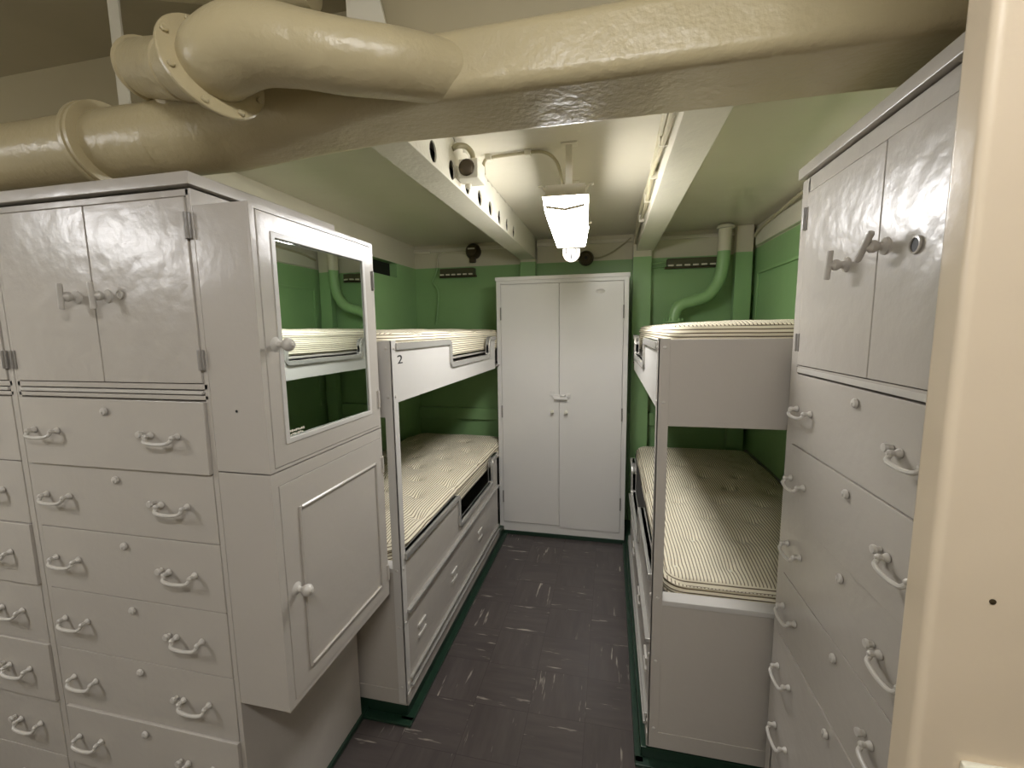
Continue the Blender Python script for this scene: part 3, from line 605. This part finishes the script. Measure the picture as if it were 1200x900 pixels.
def mattress(x0, x1, y0, y1, z0, z1, label, crown=0.02, tuft=0.010, sag=None, seed=1, r=0.075):
    rnd = random.Random(seed)
    nx, ny = 64, 130; cx, cyy = (x0+x1)/2, (y0+y1)/2; hx, hy_ = (x1-x0)/2, (y1-y0)/2
    tx = []
    k = 0
    for j in range(9):
        for i in range(4):
            tx.append((x0+(i+0.5+(0.25 if j % 2 else -0.25))*(2*hx/4), y0+(j+0.5)*(2*hy_/9)))
    def corner(x, y):
        dx, dy = abs(x-cx), abs(y-cyy)
        if dx > hx-r and dy > hy_-r:
            ax, ay = dx-(hx-r), dy-(hy_-r); d = max(ax, ay)
            l_ = math.hypot(ax, ay)
            if l_ > 1e-9: f = d/l_; ax *= f; ay *= f
            dx, dy = hx-r+ax, hy_-r+ay
        return cx+math.copysign(dx, x-cx), cyy+math.copysign(dy, y-cyy)
    def edge_d(x, y):
        dx, dy = abs(x-cx), abs(y-cyy)
        if dx > hx-r and dy > hy_-r: return max(0, r-math.hypot(dx-(hx-r), dy-(hy_-r)))
        return max(0, min(hx-dx, hy_-dy))
    def top(x, y):
        e = edge_d(x, y); z = z1 + crown*min(1, e/0.22)**0.7 - 0.004
        if e < 0.02: z -= 0.016*(1-math.sqrt(max(0, 1-((0.02-e)/0.02)**2)))
        for (a, c) in tx:
            d2 = (x-a)**2+(y-c)**2
            if d2 < 0.03: z -= tuft*math.exp(-d2/0.0016)+tuft*0.7*math.exp(-d2/0.00022)
        z += 0.003*math.sin(x*17+seed)*math.sin(y*11+seed*2)
        if sag: z += sag(x, y)
        return z
    b = NB(); G = []
    def warp(t): return t
    us = [-1+2*i/nx for i in range(nx+1)]; vs = [-1+2*j/ny for j in range(ny+1)]
    # denser lines at the border
    ed = [0.0, 0.006, 0.012, 0.02]
    xs = [x0+e for e in ed]+[x0+0.03+(x1-x0-0.06)*i/nx for i in range(nx+1)]+[x1-e for e in ed[::-1]]
    ys = [y0+e for e in ed]+[y0+0.03+(y1-y0-0.06)*i/ny for i in range(ny+1)]+[y1-e for e in ed[::-1]]
    for y in ys:
        row = []
        for x in xs:
            X_, Y_ = corner(x, y); row.append(b.verts.new((X_, Y_, top(X_, Y_))))
        G.append(row)
    for j in range(len(ys)-1):
        for i in range(len(xs)-1): b.faces.new((G[j][i], G[j][i+1], G[j+1][i+1], G[j+1][i]))
    loop = [G[0][i] for i in range(len(xs))]+[G[j][-1] for j in range(1, len(ys))]+[G[-1][i] for i in range(len(xs)-2, -1, -1)]+[G[j][0] for j in range(len(ys)-2, 0, -1)]
    prev = loop; H = z1-z0
    def ring(fz, inset):
        out = []
        for v in loop:
            dx, dy = v.co.x-cx, v.co.y-cyy; zt_ = v.co.z
            out.append(b.verts.new((v.co.x-inset*(dx/hx), v.co.y-inset*(dy/hy_), z0+(zt_-z0)*fz)))
        return out
    for fz, ins in ((0.93, -0.006), (0.86, -0.0065), (0.80, 0.0), (0.6, -0.006), (0.4, -0.008), (0.2, -0.002), (0.13, -0.007), (0.05, -0.004), (0.0, 0.012)):
        cur = ring(fz, ins)
        for k in range(len(cur)): b.faces.new((prev[k], cur[k], cur[(k+1) % len(cur)], prev[(k+1) % len(cur)]))
        prev = cur
    b.faces.new(prev[::-1])
    o = obj('mattress', b, TICK, None, sharp=85); tag(o, label, 'mattress', 'striped ticking mattresses on the bunks')
    # tufting buttons
    for (a, c) in tx:
        if a > 90: continue
        q = NB(); lathe(q, [(0.007, 0), (0.006, 0.003), (0, 0.004)], 10, Matrix.Translation((a, c, top(a, c)-0.0005))); obj('tuft_button', q, WHITE, o)
    return o
mattress(-1.575, -0.812, 1.475, 3.32, 1.414, 1.545, 'striped tufted mattress on the upper berth of the left bunk, numbered 2', 0.016, 0.010, seed=1, r=0.11)
mattress(-1.575, -0.812, 1.475, 3.32, 0.596, 0.705, 'striped tufted mattress on the lower berth of the left bunk', 0.030, 0.020, seed=2, r=0.13)
mattress(0.200, 0.955, 1.50, 3.24, 1.414, 1.560, 'striped tufted mattress on the upper berth of the right bunk', 0.016, 0.006, seed=3)
mattress(0.205, 0.955, 1.530, 3.32, 0.596, 0.674, 'striped tufted mattress on the lower berth of the right bunk', 0.032, 0.012, seed=4)

# ================================================================ CEILING FIXTURE
def lamp(cx, cyy, z, deg, lens, label, stem=True):
    root = thing('ceiling_lamp', label, 'lamp', (cx, cyy, z+0.065))
    T = TR(cx, cyy, z, deg); Lh = 0.325
    b = NB(); prism(b, [(-0.080, 0.066), (0.080, 0.066), (0.077, 0.028), (0.070, 0.0), (-0.070, 0.0), (-0.077, 0.028)], 'y', -Lh, Lh, 0.006, 3)
    d = obj('diffuser', b, lens, root, T)
    b = NB(); prism(b, [(0, 0), (0, 0)] and [(-0.070, 0.024), (0.0, 0.012), (0.070, 0.024), (0.070, 0.034), (0.0, 0.022), (-0.070, 0.034)], 'y', -Lh-0.003, -Lh+0.001, 0); obj('end_seam', b, CREAM, d, T)
    b = NB(); box(b, -0.073, 0.073, -Lh+0.008, Lh-0.008, 0.066, 0.108, 0.003); box(b, -0.085, 0.085, -Lh-0.004, Lh+0.004, 0.064, 0.070, 0.002); obj('housing', b, CREAM, root, T)
    for sx in (-1, 1):
        for yy in (-Lh+0.03, Lh-0.03):
            b = NB(); tube(b, smooth_path([(sx*0.072, yy, 0.09), (sx*0.082, yy, 0.104), (sx*0.094, yy-0.006, 0.106)], 3), 0.005, 8); lathe(b, [(0.008, -0.003), (0.008, 0.004), (0, 0.005)], 8, along((sx*0.093, yy-0.006, 0.106), (0, 0, 1))); obj('wing_clip', b, CREAM, root, T)
    for yy in (-0.22, 0.22):
        b = NB(); h = ZC-z if cyy > 1.0 else ZF-z
        box(b, -0.004, 0.022, yy-0.006, yy+0.006, 0.108, h, 0.002); box(b, -0.022, 0.040, yy-0.02, yy+0.02, h-0.006, h, 0.002); box(b, -0.02, 0.03, yy-0.02, yy+0.02, 0.108, 0.113, 0.002); obj('hanger', b, CREAM, root, T)
    if stem:
        b = NB(); n = 18; pts = [(-0.044, 0.02), (0.044, 0.02), (0.044, -0.028)]+[(0.044*math.cos(math.radians(a)), -0.03-0.044*math.sin(math.radians(a))) for a in range(10, 180, 10)]+[(-0.044, -0.03)]
        prism(b, pts, 'y', Lh+0.012, Lh+0.03, 0.002); box(b, -0.073, 0.073, Lh+0.001, Lh+0.012, -0.004, 0.066, 0.003); rp = obj('outlet_plate', b, OUTL, root, T)  # the box is an end cap added to keep the cover's light off the plate
        for (sx, sz) in ((-0.024, -0.018), (0.024, -0.018), (0.0, -0.045)):
            b = NB(); box(b, sx-0.0035, sx+0.0035, Lh+0.009, Lh+0.016, sz-0.011, sz+0.011, 0.001); obj('outlet_slot', b, DARK, rp, T)
        b = NB(); lathe(b, [(0.007, 0), (0.007, 0.014), (0, 0.016)], 10, T @ along((0.074, 0.05, 0.03), (1, 0, 0))); obj('switch_button', b, WHITE, root)
lamp(-0.184, 1.98, 1.962, 3.0, LENS, 'lit fluorescent ceiling fixture hanging over the aisle with an outlet plate at its far end')
lamp(-2.45, -0.15, 2.0, -27, LENS2, 'fluorescent fixture overhead at the far left, behind the viewpoint', False)
lamp(0.05, -0.32, 2.36, 90, LENS2, 'fluorescent fixture overhead directly behind the viewpoint', False)

# junction box on the left beam, with its cable to the fixture
root = thing('junction_box', 'small dark junction box on the pierced beam left of the lit fixture', 'junction box', (-0.53, 1.70, 2.12))
b = NB(); box(b, -0.550, -0.478, 1.60, 1.70, 2.10, 2.168, 0.004); obj('box_body', b, CREAM, root)
b = NB(); lathe(b, [(0.028, 0), (0.030, 0.006), (0.026, 0.012), (0.02, 0.014), (0, 0.014)], 16, along((-0.518, 1.60, 2.135), (0, -1, 0))); obj('gland', b, BRONZE, root)
b = NB(); box(b, -0.57, -0.545, 1.64, 1.70, 2.11, 2.15, 0.003); lathe(b, [(0.011, 0), (0.011, 0.02), (0.008, 0.024), (0, 0.024)], 10, along((-0.535, 1.67, 2.108), (0, 0, -1))); obj('mounting_lug', b, CREAM, root)
b = NB(); tube(b, smooth_path([(-0.513, 1.665, 2.16), (-0.513, 1.655, 2.20), (-0.53, 1.64, 2.222), (-0.555, 1.62, 2.222), (-0.574, 1.60, 2.205)], 6), 0.010, 10); obj('conduit_elbow', b, CABLE, root)
b = NB(); tube(b, smooth_path([(-0.487, 1.72, 2.15), (-0.50, 1.76, 2.20), (-0.495, 1.785, 2.228), (-0.46, 1.79, 2.235), (-0.33, 1.78, 2.235), (-0.26, 1.79, 2.233), (-0.215, 1.82, 2.20), (-0.19, 1.80, 2.10), (-0.185, 1.76, 2.075)], 6), 0.0065, 10)
tag(obj('power_cable', b, CABLE), 'painted cable clipped to the ceiling from junction box to lit fixture', 'cable')
for x, y in ((-0.487, 1.79), (-0.325, 1.78)):
    b = NB(); box(b, x-0.012, x+0.012, y-0.014, y+0.014, 2.222, ZC, 0.002)
    tag(obj('cable_clip', b, CREAM), 'small cream cable clip on the ceiling ' + ('nearer the junction box' if x < -0.4 else 'nearer the lit fixture'), 'clip', 'ceiling cable clips')

# ================================================================ back wall fittings
def vent_lamp(x0, x1, z0, z1, y, label):
    root = thing('berth_lamp', label, 'lamp', ((x0+x1)/2, y, z0))
    b = NB(); box(b, x0, x1, y-0.07, y-0.004, z0+0.012, z1, 0.006); obj('housing', b, paint_db, root)
    b = NB(); n = 6
    for k in range(n):
        a = x0+(x1-x0)*(k+0.12)/n; c = x0+(x1-x0)*(k+0.80)/n
        box(b, a, c, y-0.078, y-0.070, z0+0.014, z0+0.026, 0.002)
    obj('louvre', b, CREAM, root)
    b = NB(); box(b, x0-0.012, x1+0.012, y-0.05, y-0.02, z0, z0+0.014, 0.003); obj('bottom_rail', b, BRONZE, root)
paint_db = paint('drab_green_bronze', sg(74, 74, 48), 0.45, 0.1, 40, 0.1)
vent_lamp(-1.365, -1.075, 1.975, 2.045, YB, 'drab slotted berth lamp on the green wall over the left bunk')
vent_lamp(0.395, 0.735, 1.975, 2.045, YB, 'drab slotted berth lamp on the green wall over the right bunk, behind the bent pipe')
b = NB(); tube(b, [(0.29, YB-0.02, 1.99), (0.40, YB-0.02, 2.0)], 0.008, 8); tube(b, [(0.29, YB-0.02, 2.02), (0.40, YB-0.02, 2.03)], 0.008, 8)
tag(obj('conduit_pair', b, GREEN), 'pair of short green conduits between the stanchion and the right berth lamp', 'conduit')
root = thing('wall_speaker', 'dark round fitting with a pale slot high on the wall over the left bunk', 'speaker', (-1.09, YB-0.04, 2.18))
b = NB(); lathe(b, [(0.062, 0), (0.064, 0.02), (0.055, 0.05), (0.04, 0.07), (0, 0.072)], 24, along((-1.09, YB-0.003, 2.178), (0, -1, 0))); obj('shell', b, BRONZE, root)
b = NB(); box(b, -1.118, -1.062, YB-0.082, YB-0.072, 2.186, 2.196, 0.002); obj('nameplate', b, WHITE, root)
b = NB(); box(b, -1.115, -1.065, YB-0.06, YB-0.02, 2.085, 2.13, 0.008); obj('cable_gland', b, BRONZE, root)
root = thing('sounder', 'small dark round sounder on the wall above the locker, right of the outlet plate', 'sounder', (-0.19, YB-0.03, 2.08))
b = NB(); lathe(b, [(0.055, 0), (0.058, 0.015), (0.05, 0.035), (0.03, 0.042), (0.028, 0.036), (0, 0.036)], 26, along((-0.19, YB-0.003, 2.083), (0, -1, 0))); obj('shell', b, BRONZE, root)
b = NB(); lathe(b, [(0.012, 0), (0.012, 0.008), (0, 0.01)], 12, along((-0.19, YB-0.039, 2.083), (0, -1, 0))); obj('centre_cap', b, DARK, root)
b = NB(); tube(b, smooth_path([(-0.13, YB-0.015, 2.083), (-0.08, YB-0.02, 2.085), (0.0, YB-0.02, 2.115), (0.07, YB-0.02, 2.16), (0.14, YB-0.025, 2.215)], 6), 0.006, 8)
tag(obj('sounder_cable', b, CABLE), 'painted cable sagging from the small sounder up to the right beam', 'cable')
b = NB(); tube(b, smooth_path([(-1.15, YB-0.012, 2.175), (-1.30, YB-0.012, 2.185), (-1.39, YB-0.012, 2.16), (-1.41, YB-0.012, 2.06), (-1.43, YB-0.012, 2.0), (-1.455, YB-0.012, 1.95), (-1.42, YB-0.014, 1.90), (-1.405, YB-0.014, 1.84), (-1.42, YB-0.014, 1.70), (-1.435, YB-0.014, 1.60)], 6), 0.007, 8)
tag(obj('drop_cable', b, TT), 'green painted cable hanging down the far wall in the left corner', 'cable')
b = NB(); tube(b, [(-1.56, YB-0.02, 2.19), (-1.46, YB-0.02, 2.19)], 0.012, 10); tag(obj('pipe_stub', b, CREAM), 'short cream pipe stub high in the far left corner', 'pipe')
# bent drain pipe, cream above the paint line, green below
b = NB(); tube(b, smooth_path([(0.755, 3.33, 2.24), (0.752, 3.33, 2.05), (0.742, 3.33, 1.93), (0.715, 3.33, 1.84), (0.655, 3.33, 1.765), (0.565, 3.33, 1.732), (0.50, 3.33, 1.715), (0.455, 3.33, 1.675), (0.438, 3.33, 1.60), (0.436, 3.33, 1.50)], 8), 0.042, 28)
root = thing('drain_pipe', 'fat bent pipe, cream at top and green below, behind the right upper mattress', 'pipe', (0.6, 3.33, 1.5))
obj('pipe', b, TT, root)
b = NB(); lathe(b, [(0.044, 0), (0.056, 0.003), (0.056, 0.02), (0.044, 0.03)], 24, Matrix.Translation((0.755, 3.33, 2.21))); obj('top_flange', b, CREAM, root)
b = NB(); lathe(b, [(0.044, 0), (0.072, 0.0), (0.072, 0.012), (0.044, 0.014)], 24, Matrix.Translation((0.437, 3.33, 1.582))); fl = obj('bottom_flange', b, GREEN, root)
for k in range(6):
    a = 2*PI*k/6; b = NB(); lathe(b, [(0.009, 0), (0.009, 0.014), (0.005, 0.02), (0, 0.02)], 6, Matrix.Translation((0.437+0.062*math.cos(a), 3.33+0.062*math.sin(a), 1.594))); obj('bolt', b, GREEN, fl)
b = NB(); tube(b, smooth_path([(XR-0.035, 3.36, 2.16), (XR-0.038, 3.2, 2.19), (XR-0.04, 2.9, 2.205), (XR-0.045, 2.6, 2.22), (XR-0.045, 2.2, 2.222), (XR-0.045, 1.5, 2.222)], 5), 0.010, 8)
tag(obj('wall_conduit', b, CABLE), 'cream conduit along the top of the right wall above the green paint', 'conduit')

# small plate low on the beige partition at the bottom right corner
root = thing('switch_plate', 'cream switch plate on the beige partition at the bottom right corner', 'switch', (0.40, 0.45, 1.02))
b = NB(); box(b, 0.332, 0.402, 0.4465, 0.4545, 1.020, 1.137, 0.003, 3); 
obj('plate', b, WHITE, root)
b = NB(); box(b, 0.361, 0.373, 0.437, 0.448, 1.065, 1.09, 0.002); obj('toggle', b, WHITE, root)
b = NB(); lathe(b, [(0.0026, 0), (0.0026, 0.001), (0.001, 0.0015), (0, 0.0015)], 12, along((0.3416, 0.4542, 1.2996), (0, -1, 0)))
tag(obj('wall_screw', b, BRONZE), 'tiny screw in the beige partition, at mid height near the right edge', 'screw')
